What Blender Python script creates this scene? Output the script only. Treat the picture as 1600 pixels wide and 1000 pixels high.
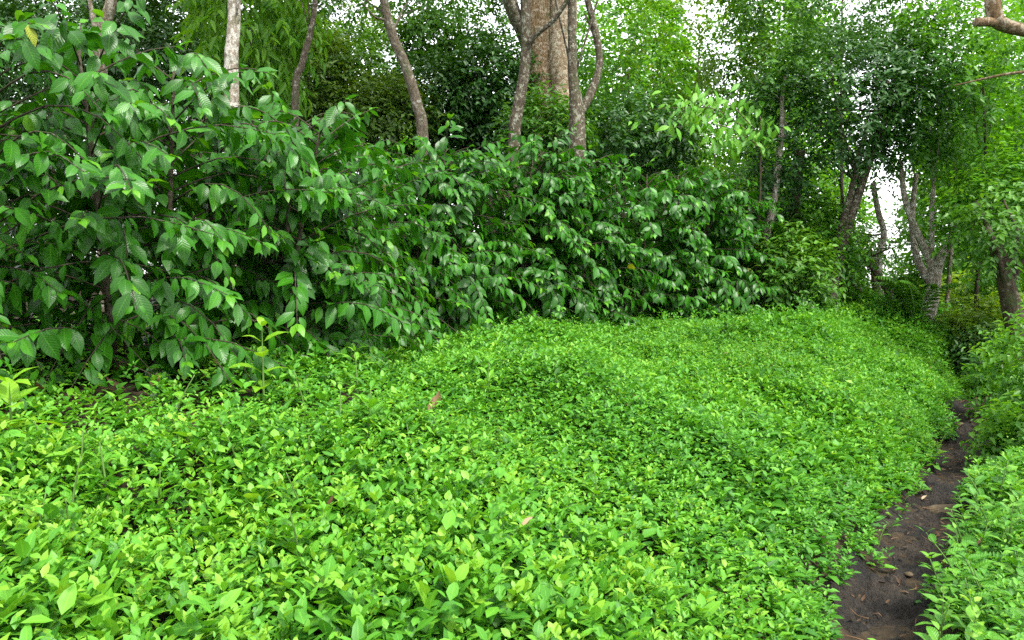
import bpy, math
import numpy as np
from mathutils import Matrix, Vector
from mathutils.bvhtree import BVHTree

SC = bpy.context.scene
for _o in list(bpy.data.objects):
    bpy.data.objects.remove(_o, do_unlink=True)
COL = SC.collection
PI = math.pi

# ------------------------------------------------------------------ camera
F_PX = 1208.0                       # focal length in pixels of the 1600 wide photograph
EYE = np.array([0.0, 0.0, 1.6])
PITCH = math.radians(-4.73)
cam_d = bpy.data.cameras.new("camera")
cam_d.sensor_width = 36.0
cam_d.lens = 36.0 * F_PX / 1600.0
cam_d.clip_start = 0.05
cam_d.clip_end = 600.0
cam = bpy.data.objects.new("camera", cam_d)
COL.objects.link(cam)
cam.location = EYE
cam.rotation_euler = (PI / 2 + PITCH, 0, 0)
SC.camera = cam

# ------------------------------------------------------------------ sky, sun, exposure
SUN_EL, SUN_AZ = math.radians(58), math.radians(135)     # azimuth clockwise from +Y
world = bpy.data.worlds.new("World")
SC.world = world
world.use_nodes = True
nt = world.node_tree
nt.nodes.clear()
sky = nt.nodes.new("ShaderNodeTexSky")
sky.sky_type = 'NISHITA'
sky.sun_disc = False
sky.sun_elevation = SUN_EL
sky.sun_rotation = SUN_AZ
sky.air_density = 1.0
sky.dust_density = 2.0
sky.ozone_density = 1.0
hsv = nt.nodes.new("ShaderNodeHueSaturation")            # overcast: the clouds take the blue out
hsv.inputs['Saturation'].default_value = 0.3
bg = nt.nodes.new("ShaderNodeBackground")
bg.inputs['Strength'].default_value = 0.15
wo = nt.nodes.new("ShaderNodeOutputWorld")
nt.links.new(sky.outputs[0], hsv.inputs['Color'])
cloud = nt.nodes.new("ShaderNodeMixRGB")                   # an even white cloud deck over most of the blue
cloud.inputs[0].default_value = 0.6
cloud.inputs[2].default_value = (4.2, 4.25, 4.3, 1)
nt.links.new(hsv.outputs[0], cloud.inputs[1])
nt.links.new(cloud.outputs[0], bg.inputs['Color'])
nt.links.new(bg.outputs[0], wo.inputs['Surface'])

sun_d = bpy.data.lights.new("sun", 'SUN')
sun_d.energy = 1.5
sun_d.angle = math.radians(14)
sun_d.color = (1.0, 0.96, 0.88)
sun = bpy.data.objects.new("sun", sun_d)
COL.objects.link(sun)
sdir = Vector((math.sin(SUN_AZ) * math.cos(SUN_EL), math.cos(SUN_AZ) * math.cos(SUN_EL), math.sin(SUN_EL)))
sun.rotation_euler = sdir.to_track_quat('Z', 'Y').to_euler()
sun.location = (0, 0, 30)

SC.view_settings.view_transform = 'Standard'
SC.view_settings.look = 'None'
SC.view_settings.exposure = 2.2
SC.view_settings.gamma = 1.0
SC.view_settings.use_curve_mapping = False
SC.render.engine = 'CYCLES'
cy = SC.cycles
cy.max_bounces = 7
cy.diffuse_bounces = 4
cy.glossy_bounces = 2
cy.transmission_bounces = 4
cy.transparent_max_bounces = 4
cy.caustics_reflective = False
cy.caustics_refractive = False
cy.use_denoising = False
cy.sample_clamp_indirect = 6.0

# ------------------------------------------------------------------ helpers
RNG = np.random.default_rng(7)


def nrm(a):
    a = np.asarray(a, float)
    return a / (np.linalg.norm(a, axis=-1, keepdims=True) + 1e-9)


def smooth(e0, e1, x):
    t = np.clip((x - e0) / (e1 - e0), 0, 1)
    return t * t * (3 - 2 * t)


def _hash(i, j, k):
    h = (i * 374761393 + j * 668265263 + k * 2147483647 + 1274126177) & 0xFFFFFFFF
    h = ((h ^ (h >> 13)) * 1274126177) & 0xFFFFFFFF
    h = h ^ (h >> 16)
    return (h & 0xFFFF) / 65535.0


def noise(p):
    """value noise 0..1 of points (N,3)"""
    p = np.asarray(p, float)
    b = np.floor(p).astype(np.int64)
    f = p - b
    f = f * f * (3 - 2 * f)
    out = 0
    for dx in (0, 1):
        for dy in (0, 1):
            for dz in (0, 1):
                w = (f[:, 0] if dx else 1 - f[:, 0]) * (f[:, 1] if dy else 1 - f[:, 1]) * (f[:, 2] if dz else 1 - f[:, 2])
                out = out + w * _hash(b[:, 0] + dx, b[:, 1] + dy, b[:, 2] + dz)
    return out


def fbm(p, oct=3):
    p = np.asarray(p, float)
    s, a, t = 0, 0.5, 0
    for i in range(oct):
        s = s + a * noise(p * 2 ** i + 17.3 * i)
        t += a
        a *= 0.5
    return s / t


def ray(px, py):
    d = np.array([px - 800.0, 0, 0]) + F_PX * np.array([0, math.cos(PITCH), math.sin(PITCH)]) \
        + (500.0 - py) * np.array([0, -math.sin(PITCH), math.cos(PITCH)])
    return d / d[1]


def at(px, py, d):
    return EYE + ray(px, py) * d


# the footpath's centre line: pixels of the photograph dropped on the path's level, then world metres
_pp = []
for _px, _py in ((1362, 1000), (1402, 900), (1446, 810), (1483, 735), (1503, 685), (1513, 645)):
    _r = ray(_px, _py)
    _t = 1.6 / -_r[2]
    _pp.append((_r[0] * _t, _t))
_PY = np.array([-40, -1.0] + [p[1] for p in _pp] + [9.5, 12, 16, 24, 90])
_x0, _s0 = _pp[0][0], (_pp[1][0] - _pp[0][0]) / (_pp[1][1] - _pp[0][1])
_PX = np.array([-28.0, _x0 - _s0 * (_pp[0][1] + 1)] + [p[0] for p in _pp] + [5.75, 7.9, 11.5, 18.5, 66])


def xp(y):
    y = np.asarray(y, float)
    return (np.interp(y - 0.5, _PY, _PX) + np.interp(y, _PY, _PX) + np.interp(y + 0.5, _PY, _PX)) / 3


_Q = np.array([-120, -30, -8, -3, -1.2, -.5, -.24, -.12, .12, .25, .42, .75, 1.3, 2.0, 3.0, 3.6, 8, 20, 120])
_Z = np.array([-14, -8, -2.2, -.55, .06, .10, .06, -.03, -.03, .07, .20, .34, .54, .76, 1.0, 1.05, 1.1, 1.2, 1.6])


def qof(x, y):
    return (xp(y) - np.asarray(x, float)) * 0.832


def zt(x, y):
    x = np.asarray(x, float)
    y = np.asarray(y, float)
    q = qof(x, y)
    z = np.interp(q, _Q, _Z)
    z = z - np.clip(y - 12.0, 0, 60) * 0.13
    z = z - .24 * smooth(3.9, 5.9, y) * (1 - smooth(9.5, 11.5, y)) * smooth(1.3, 2.8, q)
    z = z - smooth(8.2, 10.5, y) * 0.35 * np.exp(-(q / 0.5) ** 2)
    p = np.stack([x.ravel(), y.ravel(), 0 * x.ravel()], 1)
    n = (fbm(p * 1.3, 2) - .5).reshape(x.shape)
    return z + n * 0.07 * smooth(0.2, 0.8, np.abs(q))


def zt1(x, y):
    return float(zt(np.array([x]), np.array([y]))[0])


def on_ground(px, py, dmax=30):
    r = ray(px, py)
    d = np.linspace(1.0, dmax, 900)
    p = EYE + d[:, None] * r
    k = np.argmax(p[:, 2] < zt(p[:, 0], p[:, 1]))
    return p[k]


class MB:
    """collects vertices, faces and per vertex attributes, builds ONE mesh"""

    def __init__(s):
        s.v, s.f, s.t, s.l, s.n = [], [], [], [], 0

    def add(s, v, faces, tint=None, luv=None):
        v = np.asarray(v, np.float32).reshape(-1, 3)
        for a in (faces if isinstance(faces, list) else [faces]):
            if len(a):
                s.f.append(np.asarray(a, np.int64) + s.n)
        s.v.append(v)
        s.t.append(np.full(len(v), .5, np.float32) if tint is None else np.asarray(tint, np.float32))
        s.l.append(np.zeros((len(v), 3), np.float32) if luv is None else np.asarray(luv, np.float32))
        s.n += len(v)

    def mesh(s, name, mat, flat=False):
        me = bpy.data.meshes.new(name)
        if s.n == 0:
            return me
        v = np.concatenate(s.v)
        tot = np.concatenate([np.full(len(a), a.shape[1], np.int64) for a in s.f])
        loops = np.concatenate([a.ravel() for a in s.f]).astype(np.int32)
        start = np.concatenate([[0], np.cumsum(tot)[:-1]]).astype(np.int32)
        me.vertices.add(len(v))
        me.vertices.foreach_set("co", v.ravel())
        me.loops.add(len(loops))
        me.loops.foreach_set("vertex_index", loops)
        me.polygons.add(len(tot))
        me.polygons.foreach_set("loop_start", start)
        me.update(calc_edges=True)
        if not flat:
            me.polygons.foreach_set("use_smooth", np.ones(len(tot), bool))
        a = me.attributes.new("tint", 'FLOAT', 'POINT')
        a.data.foreach_set("value", np.concatenate(s.t))
        a = me.attributes.new("luv", 'FLOAT_VECTOR', 'POINT')
        a.data.foreach_set("vector", np.concatenate(s.l).ravel())
        me.materials.append(mat)
        return me

    def build(s, name, mat, parent=None, flat=False):
        o = bpy.data.objects.new(name, s.mesh(name, mat, flat))
        COL.objects.link(o)
        if parent is not None:
            o.parent = parent
            o.location = -Vector(parent.location)      # meshes are made in world metres, things stand at their base
        return o


def tag(o, label=None, cat=None, group=None, kind=None):
    if label: o['label'] = label
    if cat: o['category'] = cat
    if group: o['group'] = group
    if kind: o['kind'] = kind
    return o


def thing(name, loc, label, cat, group=None):
    o = bpy.data.objects.new(name, None)
    o.empty_display_size = 0.1
    COL.objects.link(o)
    o.location = [float(c) for c in loc]
    return tag(o, label, cat, group)


def catmull(p, n):
    p = np.asarray(p, float)
    k = np.linspace(0, len(p) - 1, n)
    i = np.clip(np.floor(k).astype(int), 0, len(p) - 2)
    t = (k - i)[:, None]
    P = np.vstack([2 * p[0] - p[1], p, 2 * p[-1] - p[-2]])
    a, b, c, d = P[i], P[i + 1], P[i + 2], P[i + 3]
    return .5 * ((2 * b) + (c - a) * t + (2 * a - 5 * b + 4 * c - d) * t ** 2 + (3 * b - a - 3 * c + d) * t ** 3)


def tube(mb, pts, rad, sides=8, per=6, rough=0.0, seed=0, tint=.5):
    pts = np.asarray(pts, float)
    n = max(2, (len(pts) - 1) * per + 1)
    c = catmull(pts, n) if len(pts) > 2 else pts[0] + (pts[1] - pts[0]) * np.linspace(0, 1, n)[:, None]
    r = np.interp(np.linspace(0, 1, n), np.linspace(0, 1, len(rad)), rad)
    tg = nrm(np.gradient(c, axis=0))
    ref = np.tile(np.array([.13, .97, .2]), (n, 1))
    ref[np.abs((tg * ref).sum(1)) > .9] = np.array([1., 0, 0])
    ax = nrm(np.cross(tg, ref))
    ay = np.cross(tg, ax)
    a = np.arange(sides) * 2 * PI / sides
    ring = ax[:, None] * np.cos(a)[None, :, None] + ay[:, None] * np.sin(a)[None, :, None]
    if rough:
        s = np.linalg.norm(c - c[0], axis=1)
        ns = np.stack([np.cos(a)[None] * 1.3 + 0 * s[:, None], np.sin(a)[None] * 1.3 + 0 * s[:, None], s[:, None] * 5 / (1 + 0 * a)[None]], -1)
        k = fbm(ns.reshape(-1, 3) + seed * 7.7, 2).reshape(n, sides)
        rr = r[:, None] * (1 + rough * (k - .5) * 2)
    else:
        rr = np.repeat(r[:, None], sides, 1)
    v = c[:, None] + ring * rr[..., None]
    i = np.arange(n - 1)[:, None] * sides
    j = np.arange(sides)[None]
    j2 = (j + 1) % sides
    f = np.stack([i + j, i + j2, i + sides + j2, i + sides + j], -1).reshape(-1, 4)
    cap0 = np.arange(sides)[::-1][None]
    cap1 = (n - 1) * sides + np.arange(sides)[None]
    mb.add(v.reshape(-1, 3), [f, cap0, cap1], np.full(n * sides, tint))
    return c


# ---- leaf shapes: along +Y from the stalk, face up +Z
def leaf_tpl(L=1.0, W=.4, n=6, m=5, droop=.5, fold=.15, wave=0.0, wide=.42, tip=1.0, twist=0.0):
    v = np.linspace(0, 1, n + 1)
    k = math.log(.5) / math.log(wide)
    w = np.sin(PI * v ** k) ** .8 * W / 2
    w = w * (1 - .35 * tip * smooth(.6, 1, v))
    w[0], w[-1] = W * .03, W * .015
    ang = -droop * v ** 1.3 + .15
    dy = np.cos(ang) * L / n
    dz = np.sin(ang) * L / n
    y = np.concatenate([[0], np.cumsum(dy[:-1])])
    z = np.concatenate([[0], np.cumsum(dz[:-1])])
    u = np.linspace(-1, 1, m)
    X = w[:, None] * u[None]
    Y = y[:, None] + 0 * X
    Z = z[:, None] + fold * np.abs(X) + wave * W * np.abs(u)[None] ** 2 * np.sin(v[:, None] * 17 + 2 * np.sign(u)[None])
    Z = Z + twist * X * v[:, None]
    V = np.stack([X, Y, Z], -1).reshape(-1, 3)
    i = np.arange(n)[:, None] * m
    j = np.arange(m - 1)[None]
    Fq = np.stack([i + j, i + j + 1, i + m + j + 1, i + m + j], -1).reshape(-1, 4)
    luv = np.stack([np.broadcast_to(u[None], X.shape), np.broadcast_to(v[:, None], X.shape), 0 * X], -1).reshape(-1, 3)
    return V, Fq, luv


def leaf4(W=.4, fold=.12, droop=.12):
    """a cheap leaf of two folded halves"""
    V = np.array([[0, 0, 0], [-W / 2, .32, fold * .5], [-W * .36, .68, fold * .4 - droop * .5], [0, 1, -droop],
                  [W * .36, .68, fold * .4 - droop * .5], [W / 2, .32, fold * .5]], float)
    Fq = np.array([[0, 3, 2, 1], [0, 5, 4, 3]])
    luv = np.array([[0, 0, 0], [-1, .32, 0], [-1, .68, 0], [0, 1, 0], [1, .68, 0], [1, .32, 0]], float)
    return V, Fq, luv


def frames(d, up):
    Y = nrm(d)
    Z = np.asarray(up, float)
    Z = Z - (Z * Y).sum(-1, keepdims=True) * Y
    Z = nrm(Z)
    X = np.cross(Y, Z)
    return np.stack([X, Y, Z], -1)          # columns


def scatter(mb, tpl, pos, d, up, size, tint, wscale=None):
    V, Fq, luv = tpl
    N = len(pos)
    if N == 0:
        return
    R = frames(d, up)
    size = np.broadcast_to(np.asarray(size, float), (N,))
    Vs = V[None] * size[:, None, None]
    if wscale is not None:
        Vs = Vs * np.stack([wscale, np.ones(N), np.ones(N)], -1)[:, None, :]
    P = np.einsum('nij,nkj->nki', R, Vs) + pos[:, None]
    k = len(V)
    Fa = (Fq[None] + (np.arange(N) * k)[:, None, None]).reshape(-1, Fq.shape[1])
    mb.add(P.reshape(-1, 3), Fa, np.repeat(tint, k), np.tile(luv, (N, 1)))


def mat4(R, p, s):
    m = Matrix(((R[0, 0] * s, R[0, 1] * s, R[0, 2] * s, p[0]), (R[1, 0] * s, R[1, 1] * s, R[1, 2] * s, p[1]),
                (R[2, 0] * s, R[2, 1] * s, R[2, 2] * s, p[2]), (0, 0, 0, 1)))
    return m


# ------------------------------------------------------------------ materials
def new_mat(name):
    m = bpy.data.materials.new(name)
    m.use_nodes = True
    t = m.node_tree
    t.nodes.clear()
    out = t.nodes.new("ShaderNodeOutputMaterial")
    return m, t, out


def N(t, typ, **kw):
    n = t.nodes.new(typ)
    for k, v in kw.items():
        if hasattr(n, k):
            setattr(n, k, v)
        else:
            n.inputs[k].default_value = v
    return n


def ramp(t, src, stops):
    r = t.nodes.new("ShaderNodeValToRGB")
    e = r.color_ramp.elements
    while len(e) < len(stops):
        e.new(0.5)
    for k, (p, c) in enumerate(stops):
        e[k].position = p
        e[k].color = (*c, 1)
    t.links.new(src, r.inputs[0])
    return r


def math_(t, op, a, b=None):
    n = t.nodes.new("ShaderNodeMath")
    n.operation = op
    for i, x in enumerate((a, b)):
        if x is None:
            continue
        if isinstance(x, (int, float)):
            n.inputs[i].default_value = x
        else:
            t.links.new(x, n.inputs[i])
    return n.outputs[0]


def leaf_mat(name, cols, rough=.45, trans=.3, spec=.4, vein=0.0, nvein=11, bump=0.0, gloss=0.0):
    m, t, out = new_mat(name)
    at_ = N(t, "ShaderNodeAttribute", attribute_name="tint")
    r = ramp(t, at_.outputs['Fac'], [(i / (len(cols) - 1), c) for i, c in enumerate(cols)])
    col = r.outputs[0]
    bs = t.nodes.new("ShaderNodeBsdfPrincipled")
    if vein or bump:
        lu = N(t, "ShaderNodeAttribute", attribute_name="luv")
        sp = t.nodes.new("ShaderNodeSeparateXYZ")
        t.links.new(lu.outputs['Vector'], sp.inputs[0])
        au = math_(t, 'ABSOLUTE', sp.outputs[0])
        ph = math_(t, 'MULTIPLY', math_(t, 'SUBTRACT', sp.outputs[1], math_(t, 'MULTIPLY', au, .16)), nvein * 2 * PI)
        s = math_(t, 'SINE', ph)                         # side veins leave the midrib slanting to the tip
        hi = math_(t, 'POWER', math_(t, 'MAXIMUM', s, 0.0), 5.0)
        mid = math_(t, 'LESS_THAN', au, 0.07)
        vv = math_(t, 'MAXIMUM', math_(t, 'MULTIPLY', hi, .55), mid)
        mx = t.nodes.new("ShaderNodeMixRGB")
        mx.blend_type = 'MIX'
        t.links.new(math_(t, 'MULTIPLY', vv, vein), mx.inputs[0])
        t.links.new(col, mx.inputs[1])
        lc = [min(1, c * 2.3 + .02) for c in cols[-1]]
        mx.inputs[2].default_value = (*lc, 1)
        col = mx.outputs[0]
        if bump:
            bp = N(t, "ShaderNodeBump", Strength=bump, Distance=.004)
            t.links.new(math_(t, 'SUBTRACT', math_(t, 'MULTIPLY', s, -.5), math_(t, 'MULTIPLY', mid, 1.0)), bp.inputs['Height'])
            t.links.new(bp.outputs[0], bs.inputs['Normal'])
    t.links.new(col, bs.inputs['Base Color'])
    bs.inputs['Roughness'].default_value = rough
    if gloss:                                            # water marks and dust break the sheen
        gn = N(t, "ShaderNodeTexNoise", Scale=7.0, Detail=3.0)
        t.links.new(lu.outputs['Vector'], gn.inputs['Vector'])
        t.links.new(math_(t, 'ADD', math_(t, 'MULTIPLY', gn.outputs[0], gloss * 2), rough - gloss), bs.inputs['Roughness'])
    bs.inputs['Specular IOR Level'].default_value = spec
    tr = t.nodes.new("ShaderNodeBsdfTranslucent")
    tc = t.nodes.new("ShaderNodeMixRGB")
    tc.blend_type = 'MULTIPLY'
    tc.inputs[0].default_value = 1.0
    tc.inputs[2].default_value = (1.5, 1.35, .45, 1)
    t.links.new(col, tc.inputs[1])
    t.links.new(tc.outputs[0], tr.inputs['Color'])
    mix = t.nodes.new("ShaderNodeMixShader")
    mix.inputs[0].default_value = trans
    t.links.new(bs.outputs[0], mix.inputs[1])
    t.links.new(tr.outputs[0], mix.inputs[2])
    t.links.new(mix.outputs[0], out.inputs['Surface'])
    return m


def bark_mat(name, base, dark, lichen, amount=.5, scale=1.0, moss=(.035, .06, .015), moss_amt=.3):
    m, t, out = new_mat(name)
    tc = t.nodes.new("ShaderNodeTexCoord")
    mp = N(t, "ShaderNodeMapping")
    mp.inputs['Scale'].default_value = (1, 1, .35)
    t.links.new(tc.outputs['Object'], mp.inputs['Vector'])
    n1 = N(t, "ShaderNodeTexNoise", Scale=22 * scale, Detail=6.0, Roughness=.65)
    t.links.new(mp.outputs[0], n1.inputs['Vector'])
    r1 = ramp(t, n1.outputs[0], [(.33, dark), (.62, base)])
    n2 = N(t, "ShaderNodeTexNoise", Scale=9 * scale, Detail=5.0, Roughness=.7)
    t.links.new(tc.outputs['Object'], n2.inputs['Vector'])
    k = ramp(t, n2.outputs[0], [(.62 - .22 * amount, (0, 0, 0)), (.68 - .2 * amount, (1, 1, 1))])
    mx = t.nodes.new("ShaderNodeMixRGB")
    t.links.new(k.outputs[0], mx.inputs[0])
    t.links.new(r1.outputs[0], mx.inputs[1])
    mx.inputs[2].default_value = (*lichen, 1)
    n3 = N(t, "ShaderNodeTexNoise", Scale=4 * scale, Detail=4.0)
    t.links.new(tc.outputs['Object'], n3.inputs['Vector'])
    k3 = ramp(t, n3.outputs[0], [(.6 - .2 * moss_amt, (0, 0, 0)), (.75 - .1 * moss_amt, (1, 1, 1))])
    m2 = t.nodes.new("ShaderNodeMixRGB")
    t.links.new(math_(t, 'MULTIPLY', k3.outputs[0], .7 if moss_amt > 0 else 0), m2.inputs[0])
    t.links.new(mx.outputs[0], m2.inputs[1])
    m2.inputs[2].default_value = (*moss, 1)
    bs = N(t, "ShaderNodeBsdfPrincipled", Roughness=.9)
    bs.inputs['Specular IOR Level'].default_value = .2
    t.links.new(m2.outputs[0], bs.inputs['Base Color'])
    bp = N(t, "ShaderNodeBump", Strength=1.0, Distance=.035)
    t.links.new(n1.outputs[0], bp.inputs['Height'])
    t.links.new(bp.outputs[0], bs.inputs['Normal'])
    t.links.new(bs.outputs[0], out.inputs['Surface'])
    return m


def soil_mat(name, c0, c1, c2, scale, rough=.9, spec=.2, bump=.6, damp=0):
    m, t, out = new_mat(name)
    tc = t.nodes.new("ShaderNodeTexCoord")
    n1 = N(t, "ShaderNodeTexNoise", Scale=scale, Detail=8.0, Roughness=.7)
    t.links.new(tc.outputs['Object'], n1.inputs['Vector'])
    r1 = ramp(t, n1.outputs[0], [(.35, c0), (.55, c1), (.72, c2)])
    n2 = N(t, "ShaderNodeTexVoronoi", Scale=scale * 3.2)
    t.links.new(tc.outputs['Object'], n2.inputs['Vector'])
    bs = N(t, "ShaderNodeBsdfPrincipled", Roughness=rough)
    bs.inputs['Specular IOR Level'].default_value = spec
    cx = r1.outputs[0]
    if damp:
        n3 = N(t, "ShaderNodeTexNoise", Scale=3.0, Detail=4.0)
        t.links.new(tc.outputs['Object'], n3.inputs['Vector'])
        k3 = ramp(t, n3.outputs[0], [(.42, (damp,) * 3), (.6, (1.5, 1.35, 1.2))])
        mm = t.nodes.new("ShaderNodeMixRGB")
        mm.blend_type = 'MULTIPLY'
        mm.inputs[0].default_value = 1
        t.links.new(cx, mm.inputs[1])
        t.links.new(k3.outputs[0], mm.inputs[2])
        cx = mm.outputs[0]
    t.links.new(cx, bs.inputs['Base Color'])
    bp = N(t, "ShaderNodeBump", Strength=bump, Distance=.03)
    t.links.new(math_(t, 'ADD', n1.outputs[0], math_(t, 'MULTIPLY', n2.outputs[0], .35)), bp.inputs['Height'])
    t.links.new(bp.outputs[0], bs.inputs['Normal'])
    t.links.new(bs.outputs[0], out.inputs['Surface'])
    return m


M = {
    'soil': soil_mat("soil", (.016, .012, .007), (.035, .025, .014), (.07, .05, .028), 14),
    'mud': soil_mat("mud", (.009, .0078, .006), (.022, .0185, .0145), (.055, .046, .036), 30, rough=.75, spec=.3, bump=1.0, damp=.5),
    'stone': soil_mat("stone", (.05, .036, .02), (.10, .075, .045), (.16, .125, .08), 18, rough=.8, bump=.3),
    'coffee': leaf_mat("coffee_leaf", [(.014, .078, .003), (.024, .130, .005), (.045, .185, .008), (.10, .28, .013)],
                       rough=.34, trans=.28, spec=.33, vein=.12, bump=.16, gloss=.10),
    'coffee_yellow': leaf_mat("yellowing_coffee_leaf", [(.16, .22, .015), (.22, .26, .02)], rough=.4, trans=.25, vein=.2, bump=.4),
    'cover': leaf_mat("ground_cover_leaf", [(.030, .14, .013), (.055, .21, .016), (.082, .275, .019), (.125, .33, .022), (.195, .385, .03)],
                      rough=.5, trans=.32, spec=.35, vein=.14),
    'weed': leaf_mat("weed_leaf", [(.055, .20, .012), (.085, .27, .014), (.13, .33, .018)], rough=.45, trans=.32, vein=.25, nvein=7, bump=.35),
    'lime': leaf_mat("lime_leaf", [(.13, .30, .012), (.19, .38, .016)], rough=.45, trans=.38, vein=.2, nvein=8, bump=.25),
    'herb': leaf_mat("herb_leaf", [(.045, .18, .012), (.075, .24, .015), (.12, .30, .02)], rough=.45, trans=.3, vein=.25, nvein=8, bump=.4),
    'dark': leaf_mat("dark_leaf", [(.012, .050, .007), (.022, .080, .009), (.042, .12, .012)], rough=.45, trans=.22),
    'deep': leaf_mat("deep_green_leaf", [(.014, .058, .010), (.025, .092, .012), (.048, .14, .016)], rough=.42, trans=.25),
    'mid': leaf_mat("mid_green_leaf", [(.026, .098, .008), (.052, .16, .011), (.095, .235, .016)], rough=.45, trans=.32),
    'olive': leaf_mat("olive_leaf", [(.036, .092, .008), (.068, .145, .011), (.12, .21, .016)], rough=.5, trans=.32),
    'bright': leaf_mat("bright_leaf", [(.04, .15, .010), (.075, .23, .014), (.13, .30, .018)], rough=.45, trans=.48),
    'yellow': leaf_mat("yellow_green_leaf", [(.08, .18, .012), (.14, .26, .016), (.22, .34, .025)], rough=.5, trans=.42),
    'stem': leaf_mat("green_stem", [(.06, .13, .02), (.09, .16, .03)], rough=.6, trans=.0),
    'dead': leaf_mat("dead_leaf", [(.07, .035, .016), (.14, .08, .035), (.30, .22, .13)], rough=.7, trans=.1),
    'straw': leaf_mat("bleached_leaf", [(.28, .2, .12), (.42, .34, .22)], rough=.7, trans=.1),
    'pale_bark': bark_mat("pale_bark", (.19, .155, .105), (.085, .065, .04), (.32, .30, .24), .55, 2.2, moss_amt=.25),
    'grey_bark': bark_mat("grey_bark", (.12, .098, .068), (.045, .036, .024), (.24, .23, .19), .35, 2.2),
    'dark_bark': bark_mat("dark_bark", (.07, .052, .034), (.025, .018, .012), (.18, .17, .13), .15, 1.3, moss_amt=.5),
    'brown_bark': bark_mat("brown_bark", (.20, .135, .07), (.075, .048, .024), (.31, .26, .19), .5, 2.0, moss_amt=.3),
    'lichen_bark': bark_mat("lichen_bark", (.11, .088, .06), (.04, .03, .02), (.26, .26, .20), .45, 2.6, moss_amt=.4),
    'coffee_twig': bark_mat("coffee_twig", (.085, .072, .045), (.04, .034, .022), (.14, .13, .10), .2, 3, moss_amt=.3),
    'white_bark': bark_mat("white_bark", (.30, .26, .20), (.13, .105, .075), (.46, .44, .38), .6, 2.0, moss_amt=.15),
    'tan_bark': bark_mat("tan_bark", (.31, .235, .15), (.15, .10, .055), (.44, .38, .28), .55, 1.8, moss_amt=.2),
    'twig': bark_mat("twig_bark", (.15, .11, .07), (.07, .05, .03), (.25, .22, .17), .3, 3, moss_amt=0),
}

# ------------------------------------------------------------------ ground and path
gx = np.concatenate([np.linspace(-120, -12, 24)[:-1], np.linspace(-12, -5, 30)[:-1], np.linspace(-5, 10, 180)[:-1], np.linspace(10, 18, 30)[:-1], np.linspace(18, 140, 24)])
gy = np.concatenate([np.linspace(-60, -3, 18)[:-1], np.linspace(-3, 0.5, 22)[:-1], np.linspace(.5, 14, 170)[:-1], np.linspace(14, 24, 30)[:-1], np.linspace(24, 260, 34)])
GX, GY = np.meshgrid(gx, gy)
GZ = zt(GX, GY)
mb = MB()
_i = np.arange(len(gy) - 1)[:, None] * len(gx)
_j = np.arange(len(gx) - 1)[None]
mb.add(np.stack([GX, GY, GZ], -1).reshape(-1, 3), np.stack([_i + _j, _i + _j + 1, _i + len(gx) + _j + 1, _i + len(gx) + _j], -1).reshape(-1, 4))
ground = tag(mb.build("ground", M['soil']), "brown leaf strewn soil of the sloping plantation floor", kind="structure")

py_ = np.arange(-1.5, 13, .022)
px_ = np.linspace(-.34, .34, 33)
tx = np.gradient(xp(py_), py_)
nx = nrm(np.stack([np.ones_like(tx), -tx], 1))
PXY = np.stack([xp(py_), py_], 1)[:, None] + px_[None, :, None] * nx[:, None]
bx, by = PXY[..., 0], PXY[..., 1]
flat = np.stack([bx.ravel(), by.ravel(), 0 * bx.ravel()], 1)
lump = (fbm(flat * np.array([7, 7, 1]), 4) - .5).reshape(bx.shape)
fine = (fbm(flat * np.array([34, 34, 1]) + 5, 2) - .5).reshape(bx.shape)
edge = smooth(.20, .33, np.abs(px_))[None]
bz = zt(bx, by) + .014 + (lump * .13 + fine * .085) * (1 - edge) - edge * .05
mb = MB()
_i = np.arange(len(py_) - 1)[:, None] * len(px_)
_j = np.arange(len(px_) - 1)[None]
mb.add(np.stack([bx, by, bz], -1).reshape(-1, 3), np.stack([_i + _j, _i + _j + 1, _i + len(px_) + _j + 1, _i + len(px_) + _j], -1).reshape(-1, 4))
path = tag(mb.build("path", M['mud']), "dark damp trodden mud footpath along the foot of the green bank", kind="structure")

# ------------------------------------------------------------------ coffee hedge
CT = [leaf_tpl(1, .40 + .045 * (k % 3), 6, 5, droop=.35 + .22 * (k % 4), fold=.10 + .06 * (k % 3), wave=.055, wide=.46, tip=1.1, twist=.25 * ((k % 3) - 1)) for k in range(8)]
CT_LOW = leaf_tpl(1, .47, 3, 3, droop=.6, fold=.2, wide=.46)
COFFEE_MESH = []
for k, tpl in enumerate(CT):
    row = []
    for tt in (.06, .22, .4, .6, .95):
        mb = MB()
        mb.add(tpl[0], tpl[1], np.full(len(tpl[0]), tt), tpl[2])
        row.append(mb.mesh("coffee_leaf", M['coffee']))
    COFFEE_MESH.append(row)
mb = MB()
mb.add(CT[2][0], CT[2][1], np.full(len(CT[2][0]), .6), CT[2][2])
YELLOW_MESH = mb.mesh("yellow_leaf", M['coffee_yellow'])


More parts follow.
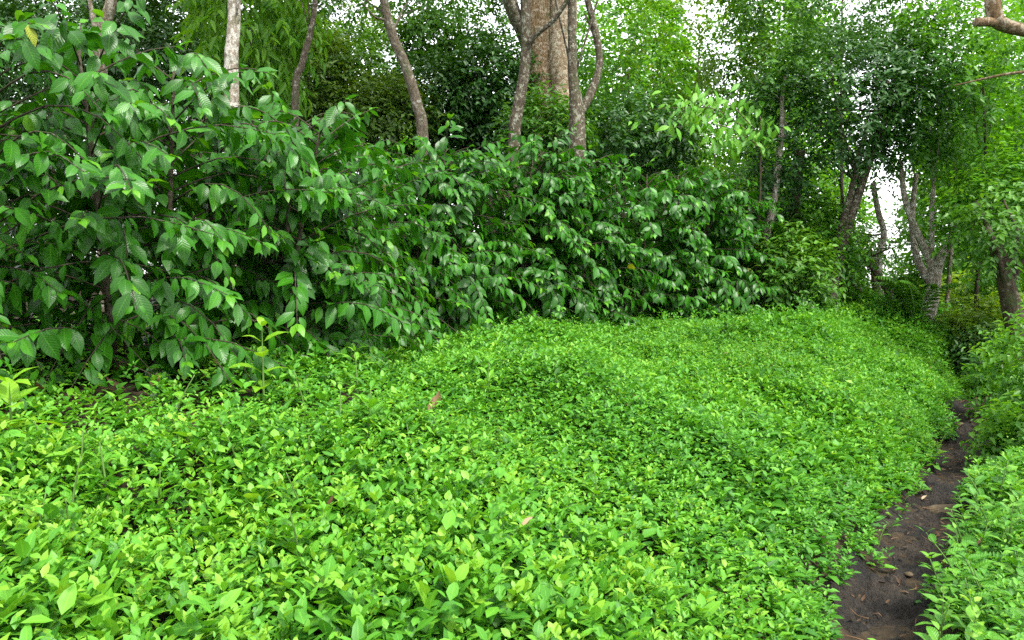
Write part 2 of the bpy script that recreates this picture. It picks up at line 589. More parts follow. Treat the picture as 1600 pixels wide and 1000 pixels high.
def make_bush(cx, cy, h, rad, rng, dens=1.0, low=.22, ksz=1.0):
    """stems, branches as tubes; leaves as arrays"""
    z0 = zt1(cx, cy)
    stems, branches = [], []
    P, D, U, S, T = [], [], [], [], []
    for s in range(3):
        a = rng.uniform(0, 2 * PI)
        b = np.array([cx + .16 * math.cos(a), cy + .16 * math.sin(a), z0 - .05])
        lean = np.array([math.cos(a), math.sin(a), 0]) * rng.uniform(.08, .3)
        hs = h * rng.uniform(.86, 1.0)
        pts = np.array([b, b + lean * .4 + [0, 0, hs * .5], b + lean + [0, 0, hs]])
        stems.append(pts)
        az = rng.uniform(0, PI)
        hh = low
        while hh < hs - .02:
            fr = hh / hs
            base = pts[0] * (1 - fr) ** 2 + 2 * pts[1] * fr * (1 - fr) + pts[2] * fr ** 2
            az += PI / 2 + rng.uniform(-.5, .5)
            for sd in (0, PI):
                if rng.random() > dens:
                    continue
                a2 = az + sd + rng.uniform(-.6, .6)
                out = np.array([math.cos(a2), math.sin(a2), 0])
                L = rad * (1.08 - .62 * fr ** 2.4) * rng.uniform(.7, 1.15)
                if fr < .18: L *= .9
                e0 = .35 + .5 * fr
                n = 7
                t = np.linspace(0, 1, n)
                dz = L * (e0 * t - rng.uniform(.25, .95) * t ** 2)
                bp = base + out[None] * (L * t * (1 - .12 * t))[:, None] + np.array([0, 0, 1.0])[None] * dz[:, None]
                zz = zt(bp[:, 0], bp[:, 1]) + .05
                bp[:, 2] = np.maximum(bp[:, 2], zz)
                branches.append(bp)
                side = np.array([-out[1], out[0], 0])
                m = max(3, int(L / .075))
                for q in range(m):
                    tq = .22 + .78 * (q + rng.uniform(.1, .9)) / m
                    pb = np.array([np.interp(tq, t, bp[:, c]) for c in range(3)])
                    tang = nrm(bp[min(n - 1, int(tq * (n - 1)) + 1)] - bp[int(tq * (n - 1) - 1e-6)])
                    big = .105 + .05 * math.sin(PI * min(1, .25 + tq * .7)) + rng.normal(-.008, .026)
                    young = tq > .93
                    for sg in (-1, 1):
                        if rng.random() < .14:
                            continue
                        d = side * sg * rng.uniform(.25, .95) + tang * rng.uniform(.35, .8) + np.array([0, 0, -rng.uniform(.3, 1.5)])
                        d = d + rng.normal(0, .33, 3)
                        up = np.array([0, 0, 1.0]) + out * rng.uniform(.3, 1.9) + rng.normal(0, .35, 3)
                        P.append(pb + side * sg * .012)
                        D.append(d)
                        U.append(up)
                        S.append(big * ksz * (.72 if young else 1))
                        tv = np.clip(rng.beta(2, 3.2) * .8 + (.42 if young and rng.random() < .5 else 0), 0, 1)
                        T.append(tv)
                if rng.random() < .9:
                    for sg in (-1, 1):
                        d = tang * .9 + side * sg * .35 + np.array([0, 0, rng.uniform(-.25, .35)])
                        P.append(bp[-1]); D.append(d); U.append(np.array([0, 0, 1.0]) + rng.normal(0, .2, 3))
                        S.append(rng.uniform(.055, .095)); T.append(rng.uniform(.55, 1.0))
            hh += rng.uniform(.055, .08) if hh < .7 else rng.uniform(.054, .083)
    return dict(c=np.array([cx, cy, z0]), stems=stems, br=branches, P=np.array(P), D=nrm(np.array(D)), U=np.array(U), S=np.array(S), T=np.array(T))


BUSH_LABELS = [
    "coffee bush mostly outside the left edge, only a few leaves showing",
    "coffee bush at the left edge, with the largest ribbed leaves of the row",
    "coffee bush under the forked pale trunk, behind the tall seedling's left",
    "coffee bush right before the straight pale mottled trunk",
    "coffee bush just below the slim leaning trunk",
    "coffee bush just right of the slim leaning trunk",
    "coffee bush left of the bent dark trunk's foot, over bleached dead leaves",
    "coffee bush just below and right of the bent dark trunk",
    "coffee bush left of the lichen spotted trunk by the giant tree",
    "coffee bush right before the giant brown tree",
    "coffee bush just right of the giant tree's double stemmed neighbour",
    "third last coffee bush of the row, before a dark shrub",
    "second last coffee bush of the row, under the hanging pale spray",
    "last and most distant coffee bush at the row's far end",
]
ROW = np.array([(-3.1, 3.0), (-2.5, 3.38), (-2.03, 3.68), (-1.67, 4.15), (-1.62, 4.95), (-1.55, 6.1), (-1.2, 6.8), (-.66, 7.45), (.75, 8.85), (2.2, 10.05), (2.85, 10.5)])
ROW_S = np.concatenate([[0], np.cumsum(np.linalg.norm(np.diff(ROW, axis=0), axis=1))])


def hedge_line(t):
    return np.array([np.interp(t * ROW_S[-1], ROW_S, ROW[:, k]) for k in (0, 1)])


rngc = np.random.default_rng(11)
bushes = []
for i in range(14):
    t = i / 13
    c = hedge_line(t) + rngc.uniform(-.09, .09, 2)
    bushes.append(make_bush(c[0], c[1], rngc.uniform(1.62, 1.8) * (.98, .95, .93, .95, .98, 1.04, 1.08, 1.12, 1.15, 1.14, 1.12, 1.09, 1.02, .94)[i], rngc.uniform(.86, 1.0) * (1.05 if i < 6 else .98), rngc, low=.08 if i < 7 else .15, ksz=.70 if i < 2 else .88 if i < 7 else .95))

# which leaves the camera sees: rays against every leaf of the hedge
allP = np.concatenate([b['P'] for b in bushes]); allD = np.concatenate([b['D'] for b in bushes])
allU = np.concatenate([b['U'] for b in bushes]); allS = np.concatenate([b['S'] for b in bushes])
Rall = frames(allD, allU)
tips = allP + allD * allS[:, None]
cen = allP + allD * allS[:, None] * .5
wv = Rall[:, :, 0] * (allS * .2)[:, None]
quad = np.stack([allP, cen - wv, tips, cen + wv], 1).reshape(-1, 3)
idx = np.arange(len(allP))[:, None] * 4 + np.arange(4)[None]
bvh = BVHTree.FromPolygons([tuple(p) for p in quad.tolist()], [tuple(p) for p in idx.tolist()], all_triangles=False)
vis = np.zeros(len(allP))
ev = Vector(EYE)
dl = np.linalg.norm(cen - EYE, axis=1)
rel = (cen - EYE)
fw = np.array([0, math.cos(PITCH), math.sin(PITCH)]); upv = np.array([0, -math.sin(PITCH), math.cos(PITCH)])
dep = rel @ fw
ppx = 800 + F_PX * rel[:, 0] / np.maximum(dep, .1); ppy = 500 - F_PX * (rel @ upv) / np.maximum(dep, .1)
inn = (dep > .3) & (ppx > -20) & (ppx < 1620) & (ppy > -20) & (ppy < 1020)
for k in np.nonzero(inn)[0]:
    s = 0
    for q in (cen[k], allP[k] * .25 + tips[k] * .75, cen[k] + wv[k] * .6):
        h = bvh.ray_cast(ev, Vector(q - EYE))
        if h[0] is not None and h[2] == k:
            s += 1
    vis[k] = s
face = np.abs((Rall[:, :, 2] * nrm(rel)).sum(1)) * .8 + .2
score = vis * (allS / dl) * face

o0 = 0
for i, b in enumerate(bushes):
    n = len(b['P'])
    sl = slice(o0, o0 + n)
    R = Rall[sl]
    sc = score[sl]
    o0 += n
    root = thing("coffee_bush", b['c'], BUSH_LABELS[i], "coffee bush", "coffee bushes of the hedge row")
    for pts in b['stems']:
        mb = MB(); tube(mb, pts, (.022, .016, .007), 7, 5, .15, i)
        mb.build("stem", M['coffee_twig'], root)
    mb = MB()
    for bp in b['br']:
        tube(mb, bp[::2], (.005, .004, .0022), 4, 2)
    tag(mb.build("branches", M['coffee_twig'], root), kind="stuff")
    order = np.argsort(-sc)
    take = order[:300][sc[order[:300]] > 0]
    rest = np.setdiff1d(np.arange(n), take)
    mb = MB()
    far = sc[rest] <= 0
    scatter(mb, CT_LOW, b['P'][rest[far]], b['D'][rest[far]], b['U'][rest[far]], b['S'][rest[far]], b['T'][rest[far]])
    nr = rest[~far]
    for k in range(4):
        s_ = nr[k::4]
        scatter(mb, CT[k], b['P'][s_], b['D'][s_], b['U'][s_], b['S'][s_], b['T'][s_])
    tag(mb.build("foliage", M['coffee'], root), kind="stuff")
    ylw = set(take[rngc.permutation(len(take))[:1 if i % 3 == 1 else 0]].tolist())
    for k in take:
        me = YELLOW_MESH if int(k) in ylw else COFFEE_MESH[rngc.integers(8)][min(4, int(b['T'][k] * 5))]
        o = bpy.data.objects.new("leaf", me)
        COL.objects.link(o)
        o.parent = root
        o.matrix_basis = mat4(R[k], b['P'][k] - b['c'], b['S'][k])

# ------------------------------------------------------------------ ground cover: one mass nobody could count
GC = [leaf_tpl(1, .52, 3, 3, droop=.55, fold=.22, wide=.40, tip=.9), leaf_tpl(1, .42, 3, 3, droop=.7, fold=.25, wide=.42, tip=1.2),
      leaf_tpl(1, .62, 3, 3, droop=.4, fold=.15, wide=.45, tip=.6)]
GC4 = leaf4(.55, .2, .18)


def leaf2(W=.6, fold=.15, droop=.12):
    V = np.array([[0, 0, 0], [-W / 2, .42, fold], [0, 1, -droop], [W / 2, .42, fold]], float)
    return V, np.array([[0, 2, 1], [0, 3, 2]]), np.array([[0, 0, 0], [-1, .42, 0], [0, 1, 0], [1, .42, 0]], float)


GC2 = leaf2()


def cover(rng, x, y, hscale, lsize, mb, tint0):
    """one herb per x,y: opposite pairs of leaves on an upright stem"""
    n = len(x)
    z = zt(x, y)
    base = np.stack([x, y, z], 1)
    h = hscale
    lean = rng.normal(0, .16, (n, 2))
    az = rng.uniform(0, 2 * PI, n)
    tplant = rng.normal(0, .2, n) - np.where(rng.random(n) < .12, .25, 0)
    dist = np.linalg.norm(base - EYE, axis=1)
    typ = (fbm(base * np.array([.9, .9, 0]) + 40, 2) * 1.6 + rng.normal(0, .22, n))
    levels = ((.30, 1.15), (.55, 1.2), (.78, 1.0), (.97, .72), (1.04, .42))
    for li, (fr, ls) in enumerate(levels):
        for sg in (0, 1):
            keep = rng.random(n) < (.62 if li == 0 else .93)
            a = az + li * PI / 2 + sg * PI + rng.normal(0, .35, n)
            pitch = np.clip(rng.normal(.22 + .12 * li, .33, n), -.5, 1.2)
            d = np.stack([np.cos(a) * np.cos(pitch), np.sin(a) * np.cos(pitch), np.sin(pitch)], 1)
            up = np.stack([-np.cos(a) * .25, -np.sin(a) * .25, np.ones(n)], 1) + rng.normal(0, .18, (n, 3))
            pos = base + np.stack([lean[:, 0] * h * fr, lean[:, 1] * h * fr, h * fr], 1) + d * .012
            s = lsize * ls * rng.uniform(.72, 1.25, n)
            tn = np.clip(tint0 + tplant + rng.normal(0, .12, n) + (.16 if li >= 3 else -.05), 0, 1)
            near = dist < 3.2
            for k in range(3):
                lo, hi = ((-9, .72), (.72, .95), (.95, 9))[k]
                mk = keep & near & (typ >= lo) & (typ < hi)
                scatter(mb, GC[k], pos[mk], d[mk], up[mk], s[mk], tn[mk])
            if li == 0:
                keep = keep & (dist < 5)
            mk = keep & ~near & (dist < 5.2)
            scatter(mb, GC4, pos[mk], d[mk], up[mk], s[mk] * 1.05, tn[mk])
            mk = keep & (dist >= 5.2)
            scatter(mb, GC2, pos[mk], d[mk], up[mk], s[mk] * 1.2, tn[mk])


rng = np.random.default_rng(5)


def candidates(n, x0, x1, y0, y1):
    return rng.uniform(x0, x1, n), rng.uniform(y0, y1, n)


mb = MB()
x, y = candidates(350000, -5, 9.5, .6, 15.5)
d = np.hypot(x, y)
q = qof(x, y)
inview = (np.abs(x / np.maximum(y, .3)) < .82) & (d > 1.25)
clump = fbm(np.stack([x, y, 0 * x], 1) * 1.7 + 3, 3)
edge_n = (fbm(np.stack([x, y, 0 * x], 1) * 3.1 + 9, 2) - .5)
pr = np.where(d < 5, .62, np.where(d < 9, .62, .5))
qe = np.interp(y, [1.5, 3.0, 3.3, 3.6, 3.9, 4.5, 5.7, 6.4, 7.0, 8.4, 9.6, 11, 12], [2.45, 2.25, 2.02, 1.95, 2.02, 2.5, 3.1, 3.3, 3.25, 2.9, 2.55, 2.6, 6])
pr = pr * smooth(.13, .27, q + edge_n * .38) * (1 - .6 * smooth(-.08, .12, q - qe + edge_n * .5)) * (1 - .85 * smooth(.5, 1.2, q - qe + edge_n * .5))
pr = np.where(q < 0, .5 * smooth(.2, .36, -q + edge_n * .36) * (q > -3.5), pr)
pr = pr * (.75 + .5 * clump)
k = inview & (rng.random(len(x)) < pr)
x, y, q, clump, d = x[k], y[k], q[k], clump[k], d[k]
hs = .07 + .05 * fbm(np.stack([x, y, 0 * x], 1) * .9 + 55, 2) + .20 * np.clip(clump * 1.7 - .4, 0, 1) * rng.uniform(.5, 1.35, len(x))
hs = hs * np.interp(q, [-.6, -.25, .2, .6, 3.2], [1.15, .6, .6, 1, 1.0])
hs = hs * (1 - .45 * smooth(-.1, .15, q - np.interp(y, [1.5, 3.0, 3.3, 3.6, 3.9, 4.5, 5.7, 6.4, 7.0, 8.4, 9.6, 11, 12], [2.45, 2.25, 2.02, 1.95, 2.02, 2.5, 3.1, 3.3, 3.25, 2.9, 2.55, 2.6, 6])))
hs = hs * (1 - .3 * smooth(1.9, 2.9, q))
hs = hs * np.where(rng.random(len(x)) < .06, 1.5, 1)
ls = np.interp(d, [2, 4, 6, 12], [.041, .034, .033, .042]) * np.exp(rng.normal(0, .24, len(x))) * np.where(rng.random(len(x)) < .05, 1.45, 1) * (.82 + .4 * fbm(np.stack([x, y, 0 * x], 1) * .8 + 70, 2))
patch = smooth(.52, .62, fbm(np.stack([x, y, 0 * x], 1) * .75 + 90, 2))       # patches of a taller, longer leaved kind
ls = ls * (1 + .35 * patch * (q > .5))
hs = hs * (1 + .22 * patch * (q > .5))
t0 = np.clip(-.10 * patch + .29 + .5 * (fbm(np.stack([x, y, 0 * x], 1) * .55 + 21, 3) - .3) + .16 * smooth(4.5, 2.2, d), 0, 1)
cover(rng, x, y, hs, ls, mb, t0)
gc = tag(mb.build("ground_cover", M['cover']), "low bright green ground cover of small pointed leaves over the bank", kind="stuff")
N_COVER = len(x)
gcx, gcy, gch = x.copy(), y.copy(), hs.copy()

# dry litter: on the path, under the hedge
mb = MB()
x, y = candidates(14000, -4.5, 8, 1.2, 12)
q = qof(x, y)
k = ((np.abs(q) < .26) & (rng.random(len(x)) < .26)) | ((q > 2.8) & (q < 4.6) & (rng.random(len(x)) < .6))
x, y = x[k], y[k]
q = qof(x, y)
n = len(x)
a = rng.uniform(0, 2 * PI, n)
pos = np.stack([x, y, zt(x, y) + .03 + .02 * rng.random(n)], 1)
dd = np.stack([np.cos(a), np.sin(a), rng.normal(.05, .15, n)], 1)
scatter(mb, leaf_tpl(1, .42, 3, 3, droop=-.8, fold=.35), pos, dd, np.array([0, 0, 1.]) + rng.normal(0, .3, (n, 3)),
        np.where(np.abs(q) < .3, rng.uniform(.015, .05, n), rng.uniform(.04, .11, n)), rng.beta(1.2, 5.5, n))
sel = rng.integers(0, len(gcx), 260)                         # a few dead leaves lodged on top of the herbs
n = len(sel)
pos = np.stack([gcx[sel], gcy[sel], zt(gcx[sel], gcy[sel]) + gch[sel] * 1.02], 1)
a = rng.uniform(0, 2 * PI, n)
scatter(mb, leaf_tpl(1, .42, 3, 3, droop=-.8, fold=.35), pos, np.stack([np.cos(a), np.sin(a), rng.normal(0, .3, n)], 1), np.array([0, 0, 1.]) + rng.normal(0, .4, (n, 3)), rng.uniform(.03, .06, n), rng.beta(2, 2, n))
for kk in range(170):                                       # broken twigs trodden into the mud
    yy = rng.uniform(1.8, 9)
    xx = float(xp(yy)) + rng.uniform(-.27, .27)
    aa = rng.uniform(0, PI)
    ll = rng.uniform(.02, .11)
    p0 = np.array([xx, yy, zt1(xx, yy) + .035])
    p1 = p0 + np.array([math.cos(aa), math.sin(aa), rng.uniform(-.1, .15)]) * ll
    tube(mb, [p0, (p0 + p1) / 2 + rng.normal(0, .004, 3), p1], (.0035, .003, .002), 4, 2, tint=rng.uniform(0, .5))
tag(mb.build("leaf_litter", M['dead']), "small dry brown leaves lying on the mud and under the coffee hedge", kind="stuff")

# ------------------------------------------------------------------ trees
LEAF = {'tiny': leaf2(.52, .13, .1), 'small': leaf4(.48, .15, .1), 'narrow': leaf4(.30, .12, .3), 'broad': leaf4(.5, .12, .22)}


def crown(mb, rng, c, r, n, size=.085, leaf='small', per=9, droop=.35, gap=.42, gs=1.6, twig=.38, tone=.0, shell=.5):
    """n leafy twigs through an ellipsoid, thinned by noise so gaps stay open"""
    c = np.asarray(c, float)
    r = np.asarray(r, float)
    dv = nrm(rng.normal(0, 1, (n * 3, 3)))
    rad = rng.random(n * 3) ** (1 / 3)
    rad = np.where(rng.random(n * 3) < shell, .72 + .28 * rad, rad)
    # uneven outline
    bump = .72 + .5 * fbm(dv * 2.1 + c[None] * 1.7, 2)
    p = c + dv * r * (rad * bump)[:, None]
    keep = fbm(p * gs + 31, 2) > gap * rng.uniform(.8, 1.2, n * 3)
    p, dv = p[keep][:n], dv[keep][:n]
    m = len(p)
    td = nrm(dv * .7 + rng.normal(0, .55, (m, 3)) + np.array([0, 0, .12 - droop * .5]))
    side = nrm(np.cross(td, rng.normal(0, .35, (m, 3)) + np.array([0, 0, 1.])))
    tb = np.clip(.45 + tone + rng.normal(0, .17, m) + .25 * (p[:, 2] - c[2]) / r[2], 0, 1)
    for k in range(per):
        f = (k + .6) / per
        sg = 1 if k % 2 else -1
        pos = p + td * (twig * f) - np.array([0, 0, 1.]) * (droop * twig * f * f * .5) + rng.normal(0, .012, (m, 3))
        dd = td * .5 + side * sg * .85 + np.array([0, 0, -droop]) + rng.normal(0, .22, (m, 3))
        up = np.array([0, 0, 1.]) + rng.normal(0, .35, (m, 3)) + dv * .4
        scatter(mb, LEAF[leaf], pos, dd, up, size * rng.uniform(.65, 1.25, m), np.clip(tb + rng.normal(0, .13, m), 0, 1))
    return p


def pix_path(pts):
    return np.array([at(*p) for p in pts])


def tree(name, label, cat, trunk, r0, bark, crowns=(), leafmat='mid', limbs=(), group=None, up=0.0, seed=0, branches=5, rough=.12, sides=10, root=True):
    """trunk: world points from top to foot. crowns: dicts for crown(). limbs: (points, radii)"""
    rng = np.random.default_rng(1000 + seed)
    trunk = np.asarray(trunk, float)
    if up > 0:
        dv = nrm(trunk[0] - trunk[1]) * np.array([.6, .6, 1])
        trunk = np.vstack([trunk[0] + dv * up, trunk[0] + dv * up * .5 + rng.normal(0, .06, 3), trunk])
        r0 = [r0[0] * .55, r0[0] * .8] + list(r0)
    foot = trunk[-1].copy()
    gz = zt1(foot[0], foot[1])
    r0 = list(r0)
    if foot[2] > gz + .05 and root:
        foot = foot + (foot - trunk[-2]) * .25
        foot[2] = zt1(foot[0], foot[1]) - .08
        trunk = np.vstack([trunk, foot])
        r0 = r0 + [r0[-1] * 1.25]
    base = foot.copy()
    base[2] = zt1(foot[0], foot[1]) if root else foot[2]
    o = thing(name, base, label, cat, group)
    mb = MB()
    tube(mb, trunk[::-1], r0[::-1], sides, 7, rough, seed)
    mb.build("trunk", M[bark], o)
    for pts, rr in limbs:
        mb = MB()
        tube(mb, pts, rr, 8, 6, rough, seed + 3)
        mb.build("limb", M[bark], o)
    if crowns:
        mb = MB()
        tips = []
        for c in crowns:
            tips.append(crown(mb, rng, **c))
        tag(mb.build("crown", M[leafmat], o), kind="stuff")
        tips = np.concatenate(tips)
        for k in range(branches):
            e = tips[rng.integers(len(tips))]
            s = trunk[min(len(trunk) - 1, rng.integers(0, max(1, len(trunk) // 2) + 1))]
            mid = (s + e) / 2 + rng.normal(0, .12, 3) + np.array([0, 0, .15])
            mb = MB()
            rb = max(.006, min(r0) * .5)
            tube(mb, [s, mid, e], (rb, rb * .7, rb * .3), 6, 5, .1, k)
            mb.build("branch", M[bark], o)
    return o


def C(px, py, d, rx, ry, rd=None, n=300, **kw):
    """a crown ellipsoid that shows at px,py with pixel radii rx,ry when it stands d metres off"""
    s = d / F_PX
    return dict(c=at(px, py, d), r=(rx * s, rd if rd else rx * s, ry * s), n=n, **kw)


def high(trunk_top, r, n, dz=1.5, **kw):
    c = np.asarray(trunk_top, float) + np.array([0, 0, dz])
    return dict(c=c, r=r, n=n, **kw)


def simple(px, py_top, d, px_foot=None, n=4):
    """plain trunk under a crown whose foot is hidden"""
    a = at(px, py_top, d)
    b = at(px_foot if px_foot else px, 400, d)
    b[2] = zt1(b[0], b[1]) - .05
    pts = a + (b - a) * np.linspace(0, 1, n)[:, None]
    pts[1:-1] += np.random.default_rng(int(px)).normal(0, .06, (n - 2, 3))
    return pts


FG = "forest trees behind the coffee hedge"
# --- trunks that show above the hedge, from the left
tr = pix_path([(140, 0, 8.4), (146, 30, 8.4), (160, 75, 8.4)])
tr2 = pix_path([(176, -10, 8.4), (168, 25, 8.4), (158, 58, 8.4), (155, 110, 8.4)])
tree("forked_tree", "pale forked trunk rising behind the coffee hedge, near the left edge", "tree", tr2, (.055, .06, .075, .08), 'pale_bark',
     [high(tr2[0], (2.2, 2.0, .9), 520, 2.6, size=.12, leaf='tiny')], 'mid', limbs=[(tr[::-1], (.04, .03, .02))], group=FG, up=2.2, seed=1)
tr = pix_path([(366, -10, 7.2), (364, 60, 7.2), (362, 140, 7.2)])
tree("shade_tree", "straight pale mottled trunk standing behind the coffee hedge", "tree", tr, (.056, .06, .064), 'white_bark',
     [high(tr[0], (1.6, 1.5, .7), 280, 3.0, size=.12, leaf='tiny')], 'mid', group=FG, up=2.6, seed=2)
tr = pix_path([(493, -10, 9), (485, 50, 9), (472, 100, 9), (461, 165, 9)])
tree("slender_tree", "slim grey trunk leaning right, behind the coffee hedge", "tree", tr, (.03, .035, .04, .042), 'grey_bark',
     [high(tr[0], (2.0, 1.8, .8), 420, 2.6, size=.12, leaf='tiny')], 'mid', group=FG, up=2, seed=3)
tr = pix_path([(598, -12, 8.2), (612, 50, 8.2), (634, 105, 8.2), (652, 165, 8.2), (661, 225, 8.2)])
l1 = pix_path([(604, 20, 8.2), (588, 12, 8.3), (560, -8, 8.4)])
l2 = pix_path([(608, 32, 8.2), (585, 26, 8.1), (566, 4, 8.0)])
tree("bent_tree", "dark bent trunk crossing the sky gap behind the coffee hedge", "tree", tr, (.043, .05, .055, .058, .062), 'grey_bark',
     [high(tr[0], (1.5, 1.4, .7), 150, 2.7, size=.1), C(640, -45, 10.5, 150, 62, n=190, gap=.36, size=.085)], 'mid', limbs=[(l1, (.014, .01, .007)), (l2, (.014, .01, .006))], group=FG, up=2.2, seed=4)

# --- giant tree and its neighbours
gd = 12.5
g = thing("giant_tree", (*at(868, 400, gd)[:2], zt1(*at(868, 400, gd)[:2])), "huge old tree with brown and pale fluted trunk behind the hedge", "tree", FG)
for pts, rr, bk in (([(838, -60, gd), (842, 20, gd), (846, 90, gd), (843, 150, gd), (836, 205, gd), (825, 330, gd)], (.25, .26, .29, .32, .39, .52), 'brown_bark'),
                    ([(884, -60, gd - .1), (880, 30, gd - .15), (878, 95, gd - .2), (880, 140, gd - .2), (886, 190, gd - .3), (892, 330, gd - .3)], (.2, .21, .22, .21, .21, .25), 'tan_bark')):
    mb = MB(); tube(mb, pix_path(pts)[::-1], rr[::-1], 16, 8, .1, 5); mb.build("trunk", M[bk], g)
for pts, rr in (([(830, 75, gd), (812, 40, gd - .3), (795, 0, gd - .6), (770, -60, gd - .8)], (.13, .11, .1, .08)),
                ([(880, 0, gd), (905, -50, gd), (960, -130, gd)], (.16, .13, .1)), ([(842, 0, gd), (835, -80, gd), (800, -200, gd)], (.2, .17, .12))):
    mb = MB(); tube(mb, pix_path(pts), rr, 10, 6, .12, 6); mb.build("limb", M['pale_bark'], g)
mb = MB()
crown(mb, np.random.default_rng(90), at(860, -330, gd), (3.6, 2.8, 1.3), 700, size=.13, per=8)
tag(mb.build("crown", M['mid'], g), kind="stuff")

tr = pix_path([(818, -20, 9.2), (822, 50, 9.2), (819, 115, 9.2), (809, 170, 9.2), (803, 235, 9.2)])
l1 = pix_path([(820, 82, 9.2), (835, 56, 9.1), (866, 30, 9.0), (892, -8, 8.9)])
tree("lichen_tree", "dark lichen spotted trunk before the left side of the giant tree", "tree", tr, (.05, .058, .064, .068, .075), 'lichen_bark',
     [high(tr[0], (1.2, 1.1, .6), 120, 2.6, size=.1)], 'mid', limbs=[(l1, (.045, .036, .03, .024))], group=FG, up=2, seed=7)
tr = pix_path([(893, -20, 9), (894, 60, 9), (896, 125, 9), (901, 175, 9), (902, 250, 9)])
l1 = pix_path([(904, 178, 9), (922, 148, 9.05), (936, 105, 9.1), (932, 55, 9.1), (916, -8, 9.1)])
l2 = pix_path([(934, 78, 9.1), (925, 50, 9.1), (914, 22, 9.2)])
tree("double_stemmed_tree", "grey trunk with a crooked right stem, before the giant tree", "tree", tr, (.045, .05, .058, .085, .1), 'lichen_bark',
     [high(tr[0], (1.3, 1.2, .6), 130, 2.6, size=.1)], 'mid', limbs=[(l1, (.06, .05, .042, .04, .035)), (l2, (.016, .012, .01))], group=FG, up=2, seed=8)

